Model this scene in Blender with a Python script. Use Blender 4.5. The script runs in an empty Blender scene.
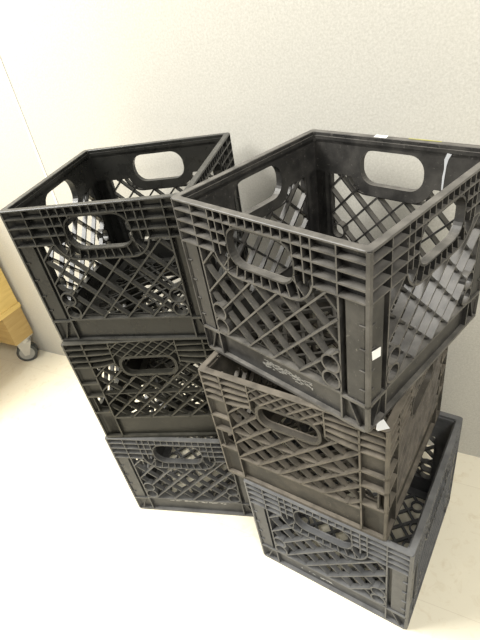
import bpy, bmesh, math, random
from mathutils import Vector, Matrix
random.seed(4)
scene = bpy.context.scene
COL = scene.collection
MM = 0.001
IN = 0.151          # half width of the inside of a crate
HT = 0.274          # height of a crate
DEPTH = 14.0        # mm, depth of the wall ribs

# ------------------------------------------------------------------ mesh collector
class MB:
    def __init__(self): self.v = []; self.f = []
    def poly_solid(self, poly, a, b, m):
        """poly: 2d loop; a,b: extents on the third axis; m maps (p,q,r)->point"""
        n = len(poly); k = len(self.v)
        for p, q in poly: self.v.append(m(p, q, a))
        for p, q in poly: self.v.append(m(p, q, b))
        self.f.append([k + i for i in range(n)][::-1])
        self.f.append([k + n + i for i in range(n)])
        for i in range(n):
            j = (i + 1) % n
            self.f.append([k + i, k + j, k + n + j, k + n + i])
    def ring_solid(self, outer, inner, a, b, m, closed=True):
        n = len(outer); k = len(self.v)
        for L in (outer, inner):
            for r in (a, b):
                for p, q in L: self.v.append(m(p, q, r))
        O0, O1, I0, I1 = k, k + n, k + 2 * n, k + 3 * n
        for i in range(n if closed else n - 1):
            j = (i + 1) % n
            self.f += [[O0 + i, O0 + j, O1 + j, O1 + i], [I0 + i, I1 + i, I1 + j, I0 + j],
                       [O0 + i, I0 + i, I0 + j, O0 + j], [O1 + i, O1 + j, I1 + j, I1 + i]]
        if not closed:
            for i in (0, n - 1):
                self.f.append([O0 + i, O1 + i, I1 + i, I0 + i])
    def raw(self, verts, faces):
        k = len(self.v); self.v += verts; self.f += [[k + i for i in f] for f in faces]
    def mesh(self, name, xf=None, bevel=0, smooth=False):
        me = bpy.data.meshes.new(name)
        vs = [xf(Vector(v)) for v in self.v] if xf else self.v
        me.from_pydata([tuple(v) for v in vs], [], self.f)
        bm = bmesh.new(); bm.from_mesh(me)
        bmesh.ops.recalc_face_normals(bm, faces=bm.faces)
        bm.to_mesh(me); bm.free()
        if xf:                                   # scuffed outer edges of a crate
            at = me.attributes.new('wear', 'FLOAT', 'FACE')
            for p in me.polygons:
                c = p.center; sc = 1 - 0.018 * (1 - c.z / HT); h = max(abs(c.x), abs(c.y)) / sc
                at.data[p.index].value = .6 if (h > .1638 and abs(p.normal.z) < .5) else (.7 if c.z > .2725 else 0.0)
        if smooth:
            for p in me.polygons: p.use_smooth = True
        return me

def wall_uz(u, z, w): return (u * MM, -(IN + w * MM), z * MM)       # outline in (u,z), thickness in w
def wall_uw(u, w, z): return (u * MM, -(IN + w * MM), z * MM)       # outline in (u,w), height in z
def taper(v):
    s = 1 - 0.018 * (1 - v.z / HT)
    return Vector((v.x * s, v.y * s, v.z))
def box_uz(m, u0, u1, w0, w1, z0, z1):
    m.poly_solid([(u0, z0), (u1, z0), (u1, z1), (u0, z1)], w0, w1, wall_uz)
def bar(m, p0, p1, width, w0, w1):
    dx, dz = p1[0] - p0[0], p1[1] - p0[1]; L = math.hypot(dx, dz)
    if L < 3: return
    nx, nz = -dz / L * width / 2, dx / L * width / 2
    m.poly_solid([(p0[0] + nx, p0[1] + nz), (p1[0] + nx, p1[1] + nz), (p1[0] - nx, p1[1] - nz), (p0[0] - nx, p0[1] - nz)], w0, w1, wall_uz)
def racetrack(hw, hh, r, cu=0, cz=0, seg=8):
    pts = []
    for (sx, sz, a0) in ((1, 1, 0), (-1, 1, 90), (-1, -1, 180), (1, -1, 270)):
        for i in range(seg + 1):
            a = math.radians(a0 + 90 * i / seg)
            pts.append((cu + sx * (hw - r) + r * math.cos(a), cz + sz * (hh - r) + r * math.sin(a)))
    return pts
def inside_rr(u, z, hw, hh, r, cz):
    x, y = abs(u), abs(z - cz)
    if x > hw or y > hh: return False
    if x > hw - r and y > hh - r: return math.hypot(x - hw + r, y - hh + r) < r
    return True
def rr_halfwidth(z, hw, hh, r, cz):
    y = abs(z - cz)
    if y >= hh: return 0
    if y <= hh - r: return hw
    return hw - r + math.sqrt(max(0, r * r - (y - hh + r) ** 2))
def rr_top(u, hw, hh, r, cz):
    x = abs(u)
    if x <= hw - r: return cz + hh
    return cz + hh - r + math.sqrt(max(0, r * r - (min(x, hw) - hw + r) ** 2))
def rr_bottom(u, hw, hh, r, cz): return 2 * cz - rr_top(u, hw, hh, r, cz)

def sheet(m, outer, holes, w0, w1):
    """a flat skin with holes, from w0 to w1"""
    bm = bmesh.new(); edges = []
    for loop in [outer] + holes:
        vs = [bm.verts.new((u, z, 0)) for u, z in loop]
        edges += [bm.edges.new((vs[i], vs[(i + 1) % len(vs)])) for i in range(len(vs))]
    bmesh.ops.triangle_fill(bm, use_beauty=True, use_dissolve=False, edges=edges)
    bm.verts.index_update()
    P = [(v.co.x, v.co.y) for v in bm.verts]; F = [[v.index for v in f.verts] for f in bm.faces]
    B = [(e.verts[0].index, e.verts[1].index) for e in bm.edges if len(e.link_faces) == 1]
    bm.free(); n = len(P)
    verts = [wall_uz(u, z, w0) for u, z in P] + [wall_uz(u, z, w1) for u, z in P]
    m.raw(verts, F + [[i + n for i in f] for f in F] + [[a, b, b + n, a + n] for a, b in B])

def shelf(m, z0, z1, u0, u1, w0=2.0, w1=DEPTH, mitre0=False, mitre1=False):
    """horizontal rib; mitred ends turn the corner at 45 degrees"""
    inner = 151 + w0
    L = []
    if mitre0: L += [(-inner, w0), (-162.3, 11.3), (-159.5, w1)]
    else: L += [(u0, w0), (u0, w1)]
    if mitre1: L += [(159.5, w1), (162.3, 11.3), (inner, w0)]
    else: L += [(u1, w1), (u1, w0)]
    m.poly_solid(L, z0, z1, wall_uw)

def clip_runs(u0, z0, du, dz, L, ok, step=0.8):
    runs = []; start = None; n = int(L / step)
    for i in range(n + 1):
        t = i * step; good = ok(u0 + du * t, z0 + dz * t)
        if good and start is None: start = t
        if (not good or i == n) and start is not None:
            if t - start > 5: runs.append(((u0 + du * start, z0 + dz * start), (u0 + du * t, z0 + dz * t)))
            start = None
    return runs
def lattice(m, ok, pitch, u_off, z_base, steep, wid1, wid2, d1, d2):
    c = math.cos(steep); s = math.sin(steep)
    for k in range(-9, 10):
        u0 = u_off + k * pitch
        for p0, p1 in clip_runs(u0, z_base, c, s, 330, ok): bar(m, (p0[0] - c, p0[1] - s), (p1[0] + c, p1[1] + s), wid1, *d1)
        for p0, p1 in clip_runs(u0, z_base, -c, s, 330, ok): bar(m, (p0[0] + c, p0[1] - s), (p1[0] - c, p1[1] + s), wid2, *d2)

def circle(r, cu, cz, n=20): return [(cu + r * math.cos(2 * math.pi * i / n), cz + r * math.sin(2 * math.pi * i / n)) for i in range(n)]

# ------------------------------------------------------------------ crate with a gridded handle surround
SH = (258.0, 241.3, 224.6, 207.8)       # rib levels, mm
HOLE = (57, 28.5, 25, 225)              # half width, half height, radius, centre height
def build_grid_crate_meshes():
    M = {}
    m = MB()
    # smooth inner skin with the lattice opening and the hand hole
    bul = (76, 47, 40, 225)
    top = 206
    ub = rr_halfwidth(top, *bul)
    opening = [(-118, 55), (118, 55), (118, top)]
    for i in range(0, 25):
        u = ub - 2 * ub * i / 24
        opening.append((u, min(top, rr_bottom(u, *bul)) if 0 < i < 24 else top))
    opening.append((-118, top))
    sheet(m, [(-151, 2), (151, 2), (151, 268), (-151, 268)], [opening, racetrack(*HOLE[:3], cz=HOLE[3])], 0, 2.6)
    # ribs round the top
    shelf(m, SH[0] - 1.2, SH[0] + 1.2, 0, 0, mitre0=True, mitre1=True)
    for z in SH[1:]:
        hw = rr_halfwidth(z, 61, 32.5, 28, 225) if z > 210 else 87.5
        for s in (-1, 1):
            a, b = sorted((s * 165, s * (hw - 1)))
            shelf(m, z - 1.2, z + 1.2, a, b, mitre0=(s < 0), mitre1=(s > 0))
    for s in (-1, 1):
        for u in (122, 87, 74): box_uz(m, s * u - 1, s * u + 1, 2, DEPTH - .3, SH[3], 272)
        box_uz(m, s * 122 - 1.5, s * 122 + 1.5, 0, DEPTH - 1, 53, SH[3])
    for k in range(-4, 5):
        u = k * 14.6
        box_uz(m, u - .9, u + .9, 2, DEPTH - .3, rr_top(u, 60, 31.5, 28, 225), 272)
    # crossed fins
    def ok(u, z):
        if abs(u) > 120 or z < 54 or z > 207: return False
        if inside_rr(u, z, 78, 49, 42, 225): return False
        for cz in (97, 69):
            if math.hypot(abs(u) - 107, z - cz) < 14.2: return False
        return True
    lattice(m, ok, 49.5, 0, 54, math.radians(44.5), 2.8, 3.4, (2.5, DEPTH), (0, 9.5))
    for s in (-1, 1):
        for cz in (97, 69):
            m.ring_solid(circle(15.5, s * 107, cz), circle(12.6, s * 107, cz), 0, DEPTH, wall_uz)
    # base rail: ledge, recessed band, bottom lip
    box_uz(m, -122, 122, 0, DEPTH, 50, 53.5)
    box_uz(m, -150, 150, 2, 6.5, 4, 51)
    shelf(m, 0, 5, 0, 0, w0=0, mitre0=True, mitre1=True)
    for s in (-1, 1):
        box_uz(m, s * 122 - 1.5, s * 122 + 1.5, 2, DEPTH - .5, 2, 52)
    M['side_panel'] = m.mesh('side_panel', taper)
    # handle surround
    m = MB()
    m.ring_solid(racetrack(59.8, 31.3, 27, cz=225), racetrack(57.2, 28.7, 25, cz=225), 1, DEPTH - 1.5, wall_uz)
    o = [p for p in racetrack(88, 49, 40, cz=225, seg=14)]
    i_ = [p for p in racetrack(85.3, 46.3, 38, cz=225, seg=14)]
    keep = [k for k in range(len(o)) if o[k][1] < 208]
    m.ring_solid([o[k] for k in keep], [i_[k] for k in keep], 2, DEPTH, wall_uz, closed=False)
    for k in range(-4, 5):
        u = k * 14.6
        zb = rr_bottom(u, 60, 31.5, 28, 225); zo = rr_bottom(u * 1.12, 87, 48, 40, 225)
        bar(m, (u, zb), (u * 1.12, zo), 1.8, 2, DEPTH - .5)
    for s in (-1, 1): bar(m, (s * 56, 208), (s * 72, 189), 1.8, 2, DEPTH - .5)
    M['handle_frame'] = m.mesh('handle_frame', taper)
    # corner post (built at the front left corner)
    m = MB()
    def post_plan(L, z0, z1): m.poly_solid(L, z0, z1, lambda x, y, z: (x * MM, y * MM, z * MM))
    a, b = -151, -165
    post_plan([(-131, a), (-131, a - 11), (-156, a - 11), (b + 3.5, b + 6), (b + 6, b + 3.5), (a - 11, -156), (a - 11, -131), (a, -131), (a, a)], 50, SH[3])
    post_plan([(-159.5, b), (b + 1.2, b + 1.2), (b, -159.5), (b + 3.5, -158), (-158, b + 3.5)], 2, SH[3] + 1)
    for z in (175, 140, 106, 74):
        post_plan([(-150, b + 4.5), (-150, b + 1), (b + 1.5, b + 1.5), (b + 1, -150), (b + 4.5, -150)], z - 1, z + 1)
    # sloped foot block
    post_plan([(-122, a), (-122, b + .6), (-159.5, b), (b + 1.2, b + 1.2), (b, -159.5), (b + .6, -122), (a, -122), (a, a)], 46, 50.5)
    post_plan([(-122, a), (-122, a - 6), (-157, a - 6), (a - 6, -157), (a - 6, -122), (a, -122), (a, a)], 4, 47)
    for k in (0, 1):
        def mp(p, q, r, k=k):
            return ((p * MM, (a - r) * MM, q * MM) if k == 0 else ((a - r) * MM, p * MM, q * MM))
        m.poly_solid([(-152, 4), (-149, 4), (-131, 47), (-134, 47)], 5, 12.5, mp)
    post_plan([(-152, -150), (-164, -162), (-162, -164), (-150, -152)], 2, 272)
    box = [(-159.5, b), (b + 1.2, b + 1.2), (b, -159.5), (b + 3, -158), (-158, b + 3)]
    post_plan(box, SH[3], 272)
    M['corner_post'] = m.mesh('corner_post', taper)
    M['rim'] = build_rim(); M['base'] = build_base()
    return M

def build_rim():
    m = MB()
    def loop(h, c): 
        out = []
        for sx, sy, a0 in ((1, 1, 0), (-1, 1, 90), (-1, -1, 180), (1, -1, 270)):
            for i in range(5):
                a = math.radians(a0 + 22.5 * i)
                out.append((sx * (h - c) + c * math.cos(a), sy * (h - c) + c * math.sin(a)))
        return out
    I = lambda x, y, z: (x * MM, y * MM, z * MM)
    # cross section: lip on top, thin upstand below it
    prof = [(153.6, 262), (153.6, 273.2), (154.6, 274), (164.2, 274), (165, 273.2), (165, 271.2), (164.4, 270.6), (157, 270.6), (157, 262)]
    loops = [loop(h, 7 if h > 160 else 4) for h, z in prof]
    n = len(loops[0]); verts = []; faces = []
    for (h, z), L in zip(prof, loops): verts += [(x * MM, y * MM, z * MM) for x, y in L]
    K = len(prof)
    for k in range(K):
        for i in range(n):
            j = (i + 1) % n; k2 = (k + 1) % K
            faces.append([k * n + i, k * n + j, k2 * n + j, k2 * n + i])
    m.raw(verts, faces)
    # inner shoulder
    m.ring_solid(loop(155, 4), loop(151, 4), 258, 263, I)
    return m.mesh('rim', taper)

def build_base():
    m = MB()
    I = lambda x, y, z: (x * MM, y * MM, z * MM)
    sq = lambda h: [(-h, -h), (h, -h), (h, h), (-h, h)]
    m.ring_solid(sq(152), sq(132), 3, 8, I)
    def okb(x, y): return abs(x) < 133 and abs(y) < 133
    def b2(p0, p1, wd, z0, z1):
        dx, dy = p1[0] - p0[0], p1[1] - p0[1]; L = math.hypot(dx, dy)
        nx, ny = -dy / L * wd / 2, dx / L * wd / 2
        m.poly_solid([(p0[0] + nx, p0[1] + ny), (p1[0] + nx, p1[1] + ny), (p1[0] - nx, p1[1] - ny), (p0[0] - nx, p0[1] - ny)], z0, z1, I)
    c = math.sqrt(.5)
    rings = [(sx * 105, sy * 105) for sx in (-1, 1) for sy in (-1, 1)] + [(x, sy * 118) for x in (-50, 0, 50) for sy in (-1, 1)]
    rings += [(sx * 118, y) for y in (-50, 0, 50) for sx in (-1, 1)]
    def okr(x, y): return okb(x, y) and all(math.hypot(x - a, y - b) > 13.5 for a, b in rings)
    for k in range(-12, 13):
        x0 = k * 44
        for p0, p1 in clip_runs(x0, -133, c, c, 400, okr): b2(p0, p1, 5.5, 3, 10)
        for p0, p1 in clip_runs(x0, -133, -c, c, 400, okr): b2(p0, p1, 5.5, 3, 9)
    for a, b in rings:
        m.ring_solid([(a + 15 * math.cos(t * .3142), b + 15 * math.sin(t * .3142)) for t in range(20)],
                     [(a + 11.5 * math.cos(t * .3142), b + 11.5 * math.sin(t * .3142)) for t in range(20)], 3, 10, I)
    return m.mesh('base', taper)

# ------------------------------------------------------------------ crate with a plain oval handle and blocky corners
def build_plain_crate_meshes():
    M = {}
    S2 = (258.5, 243, 227.5, 211.5)
    hole = (54, 20, 17, 210)
    m = MB()
    bul = (70, 34, 26, 211)
    top = 209
    opening = [(-119, 64), (119, 64), (119, top)]
    ub = rr_halfwidth(top, *bul)
    for i in range(0, 25):
        u = ub - 2 * ub * i / 24
        opening.append((u, min(top, rr_bottom(u, *bul)) if 0 < i < 24 else top))
    opening.append((-119, top))
    win = lambda s: racetrack(13, 17, 8, cu=s * 136, cz=106, seg=4)
    sheet(m, [(-151, 2), (151, 2), (151, 268), (-151, 268)], [opening, racetrack(*hole[:3], cz=hole[3]), win(-1), win(1)], 0, 2.6)
    for z in S2[:1]: shelf(m, z - 1.4, z + 1.4, -165, -67, mitre0=True)
    for z in S2[:1]: shelf(m, z - 1.4, z + 1.4, 67, 165, mitre1=True)
    for z in S2[1:]:
        shelf(m, z - 1.4, z + 1.4, -165, -121, mitre0=True); shelf(m, z - 1.4, z + 1.4, 121, 165, mitre1=True)
        rise = {S2[1]: 3, S2[2]: 6, S2[3]: 9}[z]
        for s in (-1, 1):
            prev = (s * 121, z)
            for k in range(1, 6):
                t = k / 5; nx = (s * (121 - 54 * t), z + rise * t * t)
                bar(m, prev, nx, 2.8, 2, DEPTH); prev = nx
    for s in (-1, 1):
        box_uz(m, s * 121 - 1.5, s * 121 + 1.5, 0, DEPTH, 2, 272)
        box_uz(m, s * 67 - 1.3, s * 67 + 1.3, 2, DEPTH - .3, 216, 272)
    # small diamonds over the handle
    def okt(u, z): return abs(u) < 67 and 233 < z < 271 and not inside_rr(u, z, 58, 24, 20, 211)
    lattice(m, okt, 24, 0, 233, math.radians(38), 2.2, 2.2, (2, DEPTH - .5), (2, DEPTH - 1.5))
    # crossed fins below, a level rib across them
    def ok(u, z): return abs(u) < 121 and 62 < z < 212 and not inside_rr(u, z, 60, 26, 22, 211)
    lattice(m, ok, 44, 6, 62, math.radians(42), 2.8, 3.8, (2.5, DEPTH), (0, 9.0))
    box_uz(m, -121, 121, 1, 11.5, 134, 137)
    # base rail
    box_uz(m, -122, 122, 0, DEPTH, 63, 67)
    box_uz(m, -150, 150, 2, 7, 5, 65)
    shelf(m, 0, 7, 0, 0, w0=0, mitre0=True, mitre1=True)
    M['side_panel'] = m.mesh('side_panel', taper)
    m = MB()
    m.ring_solid(racetrack(60, 26, 22, cz=210), racetrack(54.2, 20.2, 17, cz=210), 1, DEPTH - 1, wall_uz)
    M['handle_frame'] = m.mesh('handle_frame', taper)
    m = MB()
    def post_plan(L, z0, z1): m.poly_solid(L, z0, z1, lambda x, y, z: (x * MM, y * MM, z * MM))
    a, b = -151, -165
    def ell(d): return [(-122, a), (-122, a - d), (a - d, a - d), (a - d, -122), (a, -122), (a, a)]
    def outer(z0, z1): post_plan([(-122, a), (-122, b + .4), (-159.5, b), (b + 1.2, b + 1.2), (b, -159.5), (b + .4, -122), (a, -122), (a, a)], z0, z1)
    post_plan(ell(7), 168, S2[3]); outer(164, 168.5); outer(128, 133); post_plan(ell(4), 133, 164)
    outer(80, 84); post_plan(ell(7), 7, 80)
    post_plan([(-159.5, b), (b + 1.2, b + 1.2), (b, -159.5), (b + 3.5, -158), (-158, b + 3.5)], 2, 272)
    for k in (0, 1):
        def mp(p, q, r, k=k): return ((p * MM, (a - r) * MM, q * MM) if k == 0 else ((a - r) * MM, p * MM, q * MM))
        m.poly_solid([(-151, 82), (-148, 82), (-148, 130), (-151, 130)], 2, 12.5, mp)
    post_plan([(-152, -150), (-164, -162), (-162, -164), (-150, -152)], 2, 272)
    M['corner_post'] = m.mesh('corner_post', taper)
    M['rim'] = build_rim(); M['base'] = build_base()
    return M

# ------------------------------------------------------------------ materials
def nodes_of(name):
    mt = bpy.data.materials.new(name); mt.use_nodes = True
    nt = mt.node_tree; nt.nodes.clear()
    out = nt.nodes.new('ShaderNodeOutputMaterial'); bs = nt.nodes.new('ShaderNodeBsdfPrincipled')
    nt.links.new(bs.outputs[0], out.inputs[0])
    return mt, nt, bs
def nd(nt, t, **kw):
    n = nt.nodes.new(t)
    for k, v in kw.items():
        if k.startswith('i_'): n.inputs[k[2:].replace('_', ' ')].default_value = v
        else: setattr(n, k, v)
    return n
def ramp(nt, stops):
    r = nt.nodes.new('ShaderNodeValToRGB'); e = r.color_ramp.elements
    while len(e) < len(stops): e.new(.5)
    for x, (p, c) in zip(e, stops): x.position = p; x.color = c if len(c) == 4 else (*c, 1)
    return r
def mixc(nt, fac, a, b):
    m = nd(nt, 'ShaderNodeMix', data_type='RGBA')
    for sock, val in ((m.inputs[0], fac), (m.inputs[6], a), (m.inputs[7], b)):
        if hasattr(val, 'is_linked'): nt.links.new(val, sock)
        elif isinstance(val, (int, float)): sock.default_value = val
        else: sock.default_value = (*val, 1)
    return m.outputs[2]

def plastic(name, base, dust, amount, rough=.42, specks=.5, seed=0.0, ledge=.7):
    mt, nt, bs = nodes_of(name)
    geo = nd(nt, 'ShaderNodeNewGeometry')
    mp = nd(nt, 'ShaderNodeVectorMath', operation='ADD'); mp.inputs[1].default_value = (seed, seed * .7, seed * 1.3)
    nt.links.new(geo.outputs['Position'], mp.inputs[0])
    n1 = nd(nt, 'ShaderNodeTexNoise', i_Scale=22.0, i_Detail=7.0, i_Roughness=.65); nt.links.new(mp.outputs[0], n1.inputs['Vector'])
    n2 = nd(nt, 'ShaderNodeTexNoise', i_Scale=160.0, i_Detail=4.0, i_Roughness=.7); nt.links.new(mp.outputs[0], n2.inputs['Vector'])
    r1 = ramp(nt, [(.42, (0, 0, 0)), (.66, (1, 1, 1))]); nt.links.new(n1.outputs['Fac'], r1.inputs[0])
    mul = nd(nt, 'ShaderNodeMath', operation='MULTIPLY_ADD'); nt.links.new(r1.outputs[0], mul.inputs[0])
    mul.inputs[1].default_value = amount; mul.inputs[2].default_value = amount * .3
    c1 = mixc(nt, mul.outputs[0], base, dust)
    r2 = ramp(nt, [(.62, (0, 0, 0)), (.78, (1, 1, 1))]); nt.links.new(n2.outputs['Fac'], r2.inputs[0])
    m2 = nd(nt, 'ShaderNodeMath', operation='MULTIPLY'); nt.links.new(r2.outputs[0], m2.inputs[0]); m2.inputs[1].default_value = specks
    c2 = mixc(nt, m2.outputs[0], c1, tuple(min(1, d * 1.7) for d in dust))
    # settled dust on ledges and scuffed outer edges, both broken up by noise
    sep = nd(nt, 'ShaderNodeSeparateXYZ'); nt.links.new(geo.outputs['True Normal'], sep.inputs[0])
    up = nd(nt, 'ShaderNodeMapRange'); up.inputs[1].default_value = .35; up.inputs[2].default_value = .9; nt.links.new(sep.outputs['Z'], up.inputs[0])  # sloped bars take the dust colour too, painting in their lit upper faces
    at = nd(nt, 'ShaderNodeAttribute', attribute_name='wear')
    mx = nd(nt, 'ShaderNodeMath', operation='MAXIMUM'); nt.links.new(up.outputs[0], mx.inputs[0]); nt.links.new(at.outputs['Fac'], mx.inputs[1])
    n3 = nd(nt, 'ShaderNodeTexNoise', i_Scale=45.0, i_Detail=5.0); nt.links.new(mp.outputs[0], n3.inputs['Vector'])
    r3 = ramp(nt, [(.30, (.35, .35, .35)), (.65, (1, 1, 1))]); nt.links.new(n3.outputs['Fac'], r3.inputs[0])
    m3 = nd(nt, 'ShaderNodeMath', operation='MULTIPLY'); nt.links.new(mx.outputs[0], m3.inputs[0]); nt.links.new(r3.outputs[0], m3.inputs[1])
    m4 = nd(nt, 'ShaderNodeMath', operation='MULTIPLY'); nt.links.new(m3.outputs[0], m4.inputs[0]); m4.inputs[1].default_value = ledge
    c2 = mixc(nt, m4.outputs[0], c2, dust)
    nt.links.new(c2, bs.inputs['Base Color'])
    rr = nd(nt, 'ShaderNodeMath', operation='MULTIPLY_ADD'); nt.links.new(n1.outputs['Fac'], rr.inputs[0]); rr.inputs[1].default_value = .3; rr.inputs[2].default_value = rough - .12
    nt.links.new(rr.outputs[0], bs.inputs['Roughness'])
    bs.inputs['Specular IOR Level'].default_value = .28
    bp = nd(nt, 'ShaderNodeBump', i_Strength=.15, i_Distance=.0006); nt.links.new(n2.outputs['Fac'], bp.inputs['Height']); nt.links.new(bp.outputs[0], bs.inputs['Normal'])
    return mt

def flat(name, col, rough=.6, metal=0.0, vary=.12, scale=60):
    mt, nt, bs = nodes_of(name)
    geo = nd(nt, 'ShaderNodeNewGeometry')
    n = nd(nt, 'ShaderNodeTexNoise', i_Scale=float(scale), i_Detail=3.0); nt.links.new(geo.outputs['Position'], n.inputs['Vector'])
    c = mixc(nt, n.outputs['Fac'], tuple(x * (1 - vary) for x in col), tuple(min(1, x * (1 + vary)) for x in col))
    nt.links.new(c, bs.inputs['Base Color']); bs.inputs['Roughness'].default_value = rough; bs.inputs['Metallic'].default_value = metal
    return mt

# ------------------------------------------------------------------ the room
TURN = 0.58143; WD = 0.90819      # the back wall runs along x; crates and camera are turned to it
ET = Vector((1, 0, 0)); EN = Vector((0, 1, 0)); ROT = Matrix.Rotation(TURN, 4, 'Z')
def TN(t, n, z): return ET * t + EN * n + Vector((0, 0, z))

def link(name, me, mat, parent=None, kind=None, smooth=False):
    o = bpy.data.objects.new(name, me); COL.objects.link(o)
    if mat: me.materials.append(mat)
    if parent: o.parent = parent
    if kind: o['kind'] = kind
    return o
def tbox(m, t0, t1, n0, n1, z0, z1):
    k = len(m.v)
    for z in (z0, z1):
        for t, n in ((t0, n0), (t1, n0), (t1, n1), (t0, n1)): m.v.append(tuple(TN(t, n, z)))
    m.f += [[k + 3, k + 2, k + 1, k], [k + 4, k + 5, k + 6, k + 7]] + [[k + i, k + (i + 1) % 4, k + 4 + (i + 1) % 4, k + 4 + i] for i in range(4)]

def wall_material():
    mt, nt, bs = nodes_of('wall_vinyl')
    geo = nd(nt, 'ShaderNodeNewGeometry')
    n1 = nd(nt, 'ShaderNodeTexNoise', i_Scale=260.0, i_Detail=4.0, i_Roughness=.75); nt.links.new(geo.outputs['Position'], n1.inputs['Vector'])
    n2 = nd(nt, 'ShaderNodeTexNoise', i_Scale=6.0, i_Detail=3.0); nt.links.new(geo.outputs['Position'], n2.inputs['Vector'])
    rw = ramp(nt, [(.34, (.43, .415, .362)), (.66, (.565, .548, .492))]); nt.links.new(n1.outputs['Fac'], rw.inputs[0])
    c = rw.outputs[0]
    f2 = nd(nt, 'ShaderNodeMath', operation='MULTIPLY'); nt.links.new(n2.outputs['Fac'], f2.inputs[0]); f2.inputs[1].default_value = .35
    c = mixc(nt, f2.outputs[0], c, (.50, .482, .428))
    nt.links.new(c, bs.inputs['Base Color']); bs.inputs['Roughness'].default_value = .8
    bp = nd(nt, 'ShaderNodeBump', i_Strength=.35, i_Distance=.0012); nt.links.new(n1.outputs['Fac'], bp.inputs['Height']); nt.links.new(bp.outputs[0], bs.inputs['Normal'])
    return mt
def floor_material():
    mt, nt, bs = nodes_of('vinyl_tile')
    geo = nd(nt, 'ShaderNodeNewGeometry')
    mp = nd(nt, 'ShaderNodeMapping'); mp.inputs['Rotation'].default_value = (0, 0, 0); mp.inputs['Location'].default_value = (.06, .10, 0)
    nt.links.new(geo.outputs['Position'], mp.inputs['Vector'])
    br = nd(nt, 'ShaderNodeTexBrick', offset=0.0, squash=1.0)
    for k, v in (('Scale', 1.0), ('Brick Width', .305), ('Row Height', .305), ('Mortar Size', .0009), ('Mortar Smooth', .4)): br.inputs[k].default_value = v
    br.inputs['Color1'].default_value = (.84, .78, .62, 1); br.inputs['Color2'].default_value = (.825, .765, .605, 1); br.inputs['Mortar'].default_value = (.74, .67, .52, 1)
    nt.links.new(mp.outputs[0], br.inputs['Vector'])
    n1 = nd(nt, 'ShaderNodeTexNoise', i_Scale=38.0, i_Detail=5.0, i_Roughness=.6, i_Distortion=1.0); nt.links.new(geo.outputs['Position'], n1.inputs['Vector'])
    r1 = ramp(nt, [(.54, (0, 0, 0)), (.74, (.5, .5, .5))]); nt.links.new(n1.outputs['Fac'], r1.inputs[0])
    c = mixc(nt, r1.outputs[0], br.outputs['Color'], (.66, .56, .38))
    n2 = nd(nt, 'ShaderNodeTexVoronoi', i_Scale=11.0); nt.links.new(geo.outputs['Position'], n2.inputs['Vector'])
    r2 = ramp(nt, [(.018, (.55, .55, .55)), (.035, (0, 0, 0))]); nt.links.new(n2.outputs['Distance'], r2.inputs[0])
    c = mixc(nt, r2.outputs[0], c, (.25, .22, .18))
    nt.links.new(c, bs.inputs['Base Color']); bs.inputs['Roughness'].default_value = .42
    return mt
WALL = wall_material()
m = MB(); tbox(m, -4.2, 3.6, WD, WD + .1, 0, 2.7); link('wall_back', m.mesh('wall_back'), WALL, kind='structure')
m = MB(); tbox(m, -1.1345, -1.1275, WD - .0022, WD + .0002, 0, 2.7)
link('trim_1', m.mesh('trim_1'), flat('seam_strip', (.80, .78, .72), .5, vary=.03), kind='structure')
m = MB(); tbox(m, -4.2, 3.6, -4.2, WD + .1, -.1, 0); link('floor', m.mesh('floor'), floor_material(), kind='structure')

# ------------------------------------------------------------------ crates
GRID = build_grid_crate_meshes(); PLAIN = build_plain_crate_meshes()
def part(name, me, mat, parent, rz=0.0):
    o = bpy.data.objects.new(name, me); COL.objects.link(o); o.parent = parent
    o.rotation_euler = (0, 0, rz)
    if not me.materials: me.materials.append(None)
    o.material_slots[0].link = 'OBJECT'; o.material_slots[0].material = mat
    return o
def crate(kind, loc, yaw, mat, label, tilt=0.0, tall=1.0):
    r = bpy.data.objects.new('milk_crate', None); COL.objects.link(r); r.empty_display_size = .05
    r.location = ROT @ Vector(loc); r.rotation_euler = (0, tilt, yaw + TURN); r.scale = (1, 1, tall)
    r['label'] = label; r['category'] = 'crate'; r['group'] = 'stacked plastic milk crates'
    part('rim', kind['rim'], mat, r)
    for k in range(4):
        p = part('side_panel', kind['side_panel'], mat, r, k * math.pi / 2)
        part('handle_frame', kind['handle_frame'], HOLD[mat], p)
        part('corner_post', kind['corner_post'], mat, r, k * math.pi / 2)
    part('base', kind['base'], mat, r)
    return r
TONES = {   # base, dust, dust amount, roughness, specks, seed, ledge dust, ledge dust on the hand hold
    'L1': ((.010, .0101, .0092), (.085, .083, .075), .11, .26, .2, 1, .6, .45),
    'R1': ((.0105, .0106, .0108), (.160, .150, .134), .20, .36, .55, 5, .78, .7),
    'L2': ((.012, .012, .0098), (.105, .099, .080), .16, .31, .25, 9, .5, .15),
    'R2': ((.015, .0143, .0125), (.185, .161, .128), .26, .5, .4, 13, .78, .15),
    'L3': ((.042, .042, .041), (.20, .197, .188), .26, .33, .25, 17, .5, .25),
    'R3': ((.044, .045, .0465), (.22, .219, .215), .25, .4, .25, 21, .45, .2)}
NAMES = {'L1': 'black_plastic', 'R1': 'scuffed_black_plastic', 'L2': 'olive_black_plastic', 'R2': 'dusty_brown_plastic', 'L3': 'charcoal_plastic', 'R3': 'slate_grey_plastic'}
HOLD = {}
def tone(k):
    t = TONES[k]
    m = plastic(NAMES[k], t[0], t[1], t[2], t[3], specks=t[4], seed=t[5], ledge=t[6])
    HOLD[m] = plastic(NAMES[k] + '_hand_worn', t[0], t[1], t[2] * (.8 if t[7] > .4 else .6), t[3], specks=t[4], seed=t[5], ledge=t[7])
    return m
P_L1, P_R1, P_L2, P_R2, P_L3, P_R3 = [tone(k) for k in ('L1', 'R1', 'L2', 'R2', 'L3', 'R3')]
Z1, Z2 = HT, 2 * HT
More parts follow.
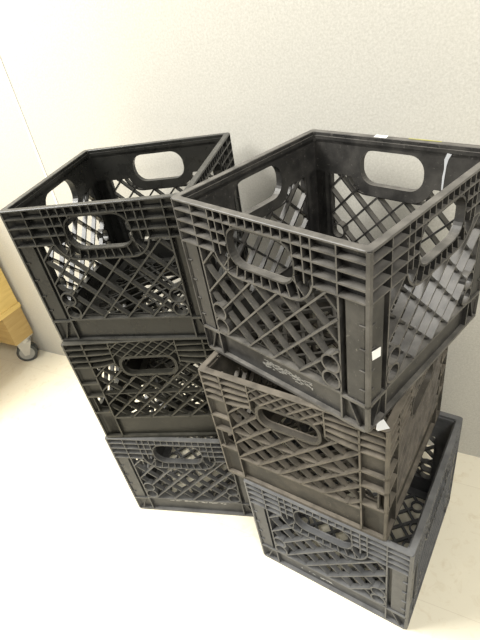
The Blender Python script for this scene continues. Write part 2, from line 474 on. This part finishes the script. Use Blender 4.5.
L3 = crate(GRID, (-.1504, .90033, 0), -.2947, P_L3, 'charcoal milk crate standing on the floor at the bottom of the left stack')
crate(PLAIN, (-.1555, .9105, Z1), -.2350, P_L2, 'olive black milk crate with plain oval handles in the middle of the left stack')
crate(GRID, (-.15105, .90689, Z2), -.29583, P_L1, 'clean black open milk crate on top of the left stack, nearest the wooden cart')
R3 = crate(GRID, (.17548, .62782, 0), -.68659, P_R3, 'slate grey milk crate standing on the floor at the bottom of the right stack')
crate(PLAIN, (.14422, .65623, Z1), -.69143, P_R2, 'dusty brown-grey milk crate with plain oval handles in the middle of the right stack')
R1 = crate(GRID, (.1632, .6550, Z2 + .0035), -.8969, P_R1, 'scuffed black open milk crate twisted on top of the right stack, with white sticker scraps', tilt=.019, tall=1.012)

# stickers and marks on the top right crate
WHITE = flat('white_label', (.80, .80, .78), .6, vary=.04)
def decal(name, pts, mat, parent, label, thick=.0005, out=Vector((1, 0, 0))):
    m = MB(); n = len(pts)
    m.v = [tuple(Vector(p)) for p in pts] + [tuple(Vector(p) + out * thick) for p in pts]
    m.f = [list(range(n))[::-1], list(range(n, 2 * n))] + [[i, (i + 1) % n, n + (i + 1) % n, n + i] for i in range(n)]
    o = link(name, m.mesh(name), mat, parent); o['label'] = label
    return o
decal('sticker', [(.1638, -.1590, .1415), (.1638, -.1400, .1365), (.1638, -.1400, .1225), (.1638, -.1575, .1275)], WHITE, R1, 'small white sticker on the corner post')
decal('sticker', [(.1660, -.1495, .0014), (.1690, -.1500, .0014), (.1790, -.1370, .0014), (.1640, -.1280, .0014), (.1610, -.1400, .0014)], WHITE, R1, 'torn white sticker scrap sticking out at the bottom corner', out=Vector((0, 0, 1)))
decal('tape', [(-.034, .1545, .2741), (-.012, .1545, .2741), (-.014, .1648, .2741), (-.035, .1648, .2741)], WHITE, R1, 'scrap of white tape on the back rim', out=Vector((0, 0, 1)))
YEL = flat('yellow_paint', (.36, .34, .07), .6)
decal('paint_smear', [(.022, .1615, .2741), (.048, .1612, .2741), (.075, .1616, .2741), (.074, .1630, .2741), (.045, .1634, .2741), (.024, .1630, .2741)], YEL, R1, 'thin yellow paint smear on the back rim', out=Vector((0, 0, 1)))
DRIP = flat('grey_white_paint', (.42, .43, .44), .6)
decal('paint_drip', [(.0965, .1506, .262), (.090, .1506, .263), (.0865, .1506, .254), (.0875, .1505, .240), (.086, .1503, .228), (.0862, .150, .208), (.0885, .150, .208), (.0893, .1503, .228), (.0905, .1505, .245), (.0925, .1506, .254)], DRIP, R1, 'pale paint drip down the inside of the back wall', out=Vector((0, -1, 0)))

def scuff(parent, y, u0, u1, z0, z1, n, mat, label):
    m = MB(); rnd = random.Random(int(1000 * (u1 + z1)))
    for _ in range(n):
        u = rnd.uniform(u0, u1); z = rnd.uniform(z0, z1); a = rnd.uniform(.002, .008); b = rnd.uniform(.0006, .002)
        k = 7; pts = [(u + a * math.cos(6.283 * i / k) * rnd.uniform(.5, 1), z + b * math.sin(6.283 * i / k) * rnd.uniform(.5, 1)) for i in range(k)]
        m.poly_solid(pts, y - .0003, y, lambda p, q, r: (p, r, q))
    o = link('scuff_mark', m.mesh('scuff_mark'), mat, parent); o['label'] = label
SCUFF = flat('worn_pale_plastic', (.50, .49, .46), .6, vary=.3, scale=300)
SCUFF2 = flat('worn_grey_plastic', (.20, .195, .18), .6, vary=.4, scale=300)
scuff(L3, -.1550, -.075, .095, .034, .043, 60, SCUFF, 'whitish scuffed streak along the base rail')
scuff(R3, -.1550, -.068, .004, .017, .022, 14, SCUFF, 'pale scuffs on the base rail')
scuff(R1, -.1550, -.030, .065, .020, .034, 70, SCUFF2, 'greyish worn lettering on the base rail')

# ------------------------------------------------------------------ wooden cart by the wall
def wood(name, a, b):
    mt, nt, bs = nodes_of(name)
    geo = nd(nt, 'ShaderNodeNewGeometry'); mp = nd(nt, 'ShaderNodeMapping'); mp.inputs['Scale'].default_value = (7, 7, 60)
    nt.links.new(geo.outputs['Position'], mp.inputs['Vector'])
    n = nd(nt, 'ShaderNodeTexNoise', i_Scale=1.6, i_Detail=6.0, i_Distortion=.6); nt.links.new(mp.outputs[0], n.inputs['Vector'])
    r = ramp(nt, [(.3, a), (.7, b)]); nt.links.new(n.outputs['Fac'], r.inputs[0]); nt.links.new(r.outputs[0], bs.inputs['Base Color'])
    bs.inputs['Roughness'].default_value = .5
    return mt
W1 = wood('yellow_plywood', (.58, .41, .13), (.68, .50, .18)); W2 = wood('pine_beam', (.36, .24, .085), (.44, .31, .12))
cart = bpy.data.objects.new('wooden_cart', None); COL.objects.link(cart); cart.empty_display_size = .1
cart['label'] = 'yellow wooden cart on casters against the wall beside the left stack'; cart['category'] = 'cart'
T0 = -1.525; NB = .893
m = MB(); tbox(m, T0 - .70, T0, NB - .50, NB, .246, .82); link('cart_body', m.mesh('cart_body'), W1, cart)
m = MB(); tbox(m, T0 - .71, T0 + .004, NB - .51, NB + .003, .228, .246); link('bottom_board', m.mesh('bottom_board'), W1, cart)
for n0 in (NB - .085, NB - .50):
    m = MB(); tbox(m, T0 - .68, T0, n0, n0 + .085, .106, .228); link('beam', m.mesh('beam'), W2, cart)
METAL = flat('zinc', (.50, .49, .46), .4, .6); RUB = flat('grey_rubber', (.05, .052, .05), .6); HUB = flat('grey_plastic', (.28, .28, .26), .5)
def caster(t, n):
    yaw = .75
    mx = Matrix.Translation(TN(t, n, 0)) @ Matrix.Rotation(yaw, 4, 'Z')
    def X(v): return tuple(mx @ Vector(v))
    def cyl(y0, y1, r, n_=28, cx=0, cz=.038):
        m.ring_solid([(cx + r * math.cos(6.2832 * i / n_), cz + r * math.sin(6.2832 * i / n_)) for i in range(n_)],
                     [(cx + .004 * math.cos(6.2832 * i / n_), cz + .004 * math.sin(6.2832 * i / n_)) for i in range(n_)], y0, y1, lambda a, b, y: X((a, y, b)))
    m = MB()
    cy, sy = math.cos(yaw), math.sin(yaw)
    k = [(a * cy + b * sy, -a * sy + b * cy) for a, b in ((-.036, -.034), (.030, -.034), (.030, .034), (-.036, .034))]
    m.poly_solid(k, .101, .106, lambda a, b, z: X((a, b, z)))
    m.poly_solid([(.024 * math.cos(i * .3927) + .008, .024 * math.sin(i * .3927)) for i in range(16)], .088, .101, lambda a, b, z: X((a, b, z)))
    for y in (-.0185, .0165):
        m.poly_solid([(-.010, .030), (.008, .030), (.034, .089), (-.020, .089)], y, y + .002, lambda a, b, yy: X((a, yy, b)))
    m.poly_solid([(-.020, .086), (.034, .086), (.034, .090), (-.020, .090)], -.0185, .0185, lambda a, b, yy: X((a, yy, b)))
    c = link('caster', m.mesh('caster'), METAL, cart)
    m = MB(); cyl(-.014, .014, .038); w = link('wheel', m.mesh('wheel'), RUB, c)
    m = MB(); cyl(-.0152, .0152, .028); h = link('hub', m.mesh('hub'), HUB, c)
for t, n in ((T0 - .032, NB - .038), (T0 - .055, NB - .455), (T0 - .62, NB - .045), (T0 - .62, NB - .455)): caster(t, n)

# ------------------------------------------------------------------ light
def area(name, loc, target, sx, sy, power, col):
    L = bpy.data.lights.new(name, 'AREA'); L.shape = 'RECTANGLE'; L.size = sx; L.size_y = sy; L.energy = power; L.color = col
    o = bpy.data.objects.new(name, L); COL.objects.link(o); o.location = loc
    o.rotation_euler = (Vector(target) - Vector(loc)).to_track_quat('-Z', 'Y').to_euler()
    return o
area('ceiling_light', (-2.0, -.2, 2.5), (-1.3, .2, 0), 1.3, 1.3, 158, (1.0, .985, .945))
area('ceiling_light', (1.0, -.7, 2.4), (.1, .5, .3), .9, .9, 56, (1.0, .98, .93))
w = bpy.data.worlds.new('World'); scene.world = w; w.use_nodes = True
w.node_tree.nodes['Background'].inputs[0].default_value = (1.0, .98, .93, 1); w.node_tree.nodes['Background'].inputs[1].default_value = .33

# ------------------------------------------------------------------ camera
F, PITCH, ROLL, HC = 483.709, .60217, -.19668, 1.06467
fw = Vector((0, math.cos(PITCH), -math.sin(PITCH))); up = Vector((0, math.sin(PITCH), math.cos(PITCH))); rt = Vector((1, 0, 0))
c, s = math.cos(ROLL), math.sin(ROLL)
r2 = c * rt + s * up; u2 = -s * rt + c * up
cd = bpy.data.cameras.new('Camera'); cam = bpy.data.objects.new('Camera', cd); COL.objects.link(cam)
cam.matrix_world = ROT @ Matrix(((r2.x, u2.x, -fw.x, 0), (r2.y, u2.y, -fw.y, 0), (r2.z, u2.z, -fw.z, HC), (0, 0, 0, 1)))
cd.sensor_fit = 'VERTICAL'; cd.sensor_height = 36; cd.lens = F / 640 * 36; cd.clip_start = .01
scene.camera = cam
vs = scene.view_settings
vs.view_transform = 'Standard'; vs.look = 'None'; vs.gamma = 1; vs.use_curve_mapping = False; vs.exposure = 0.06
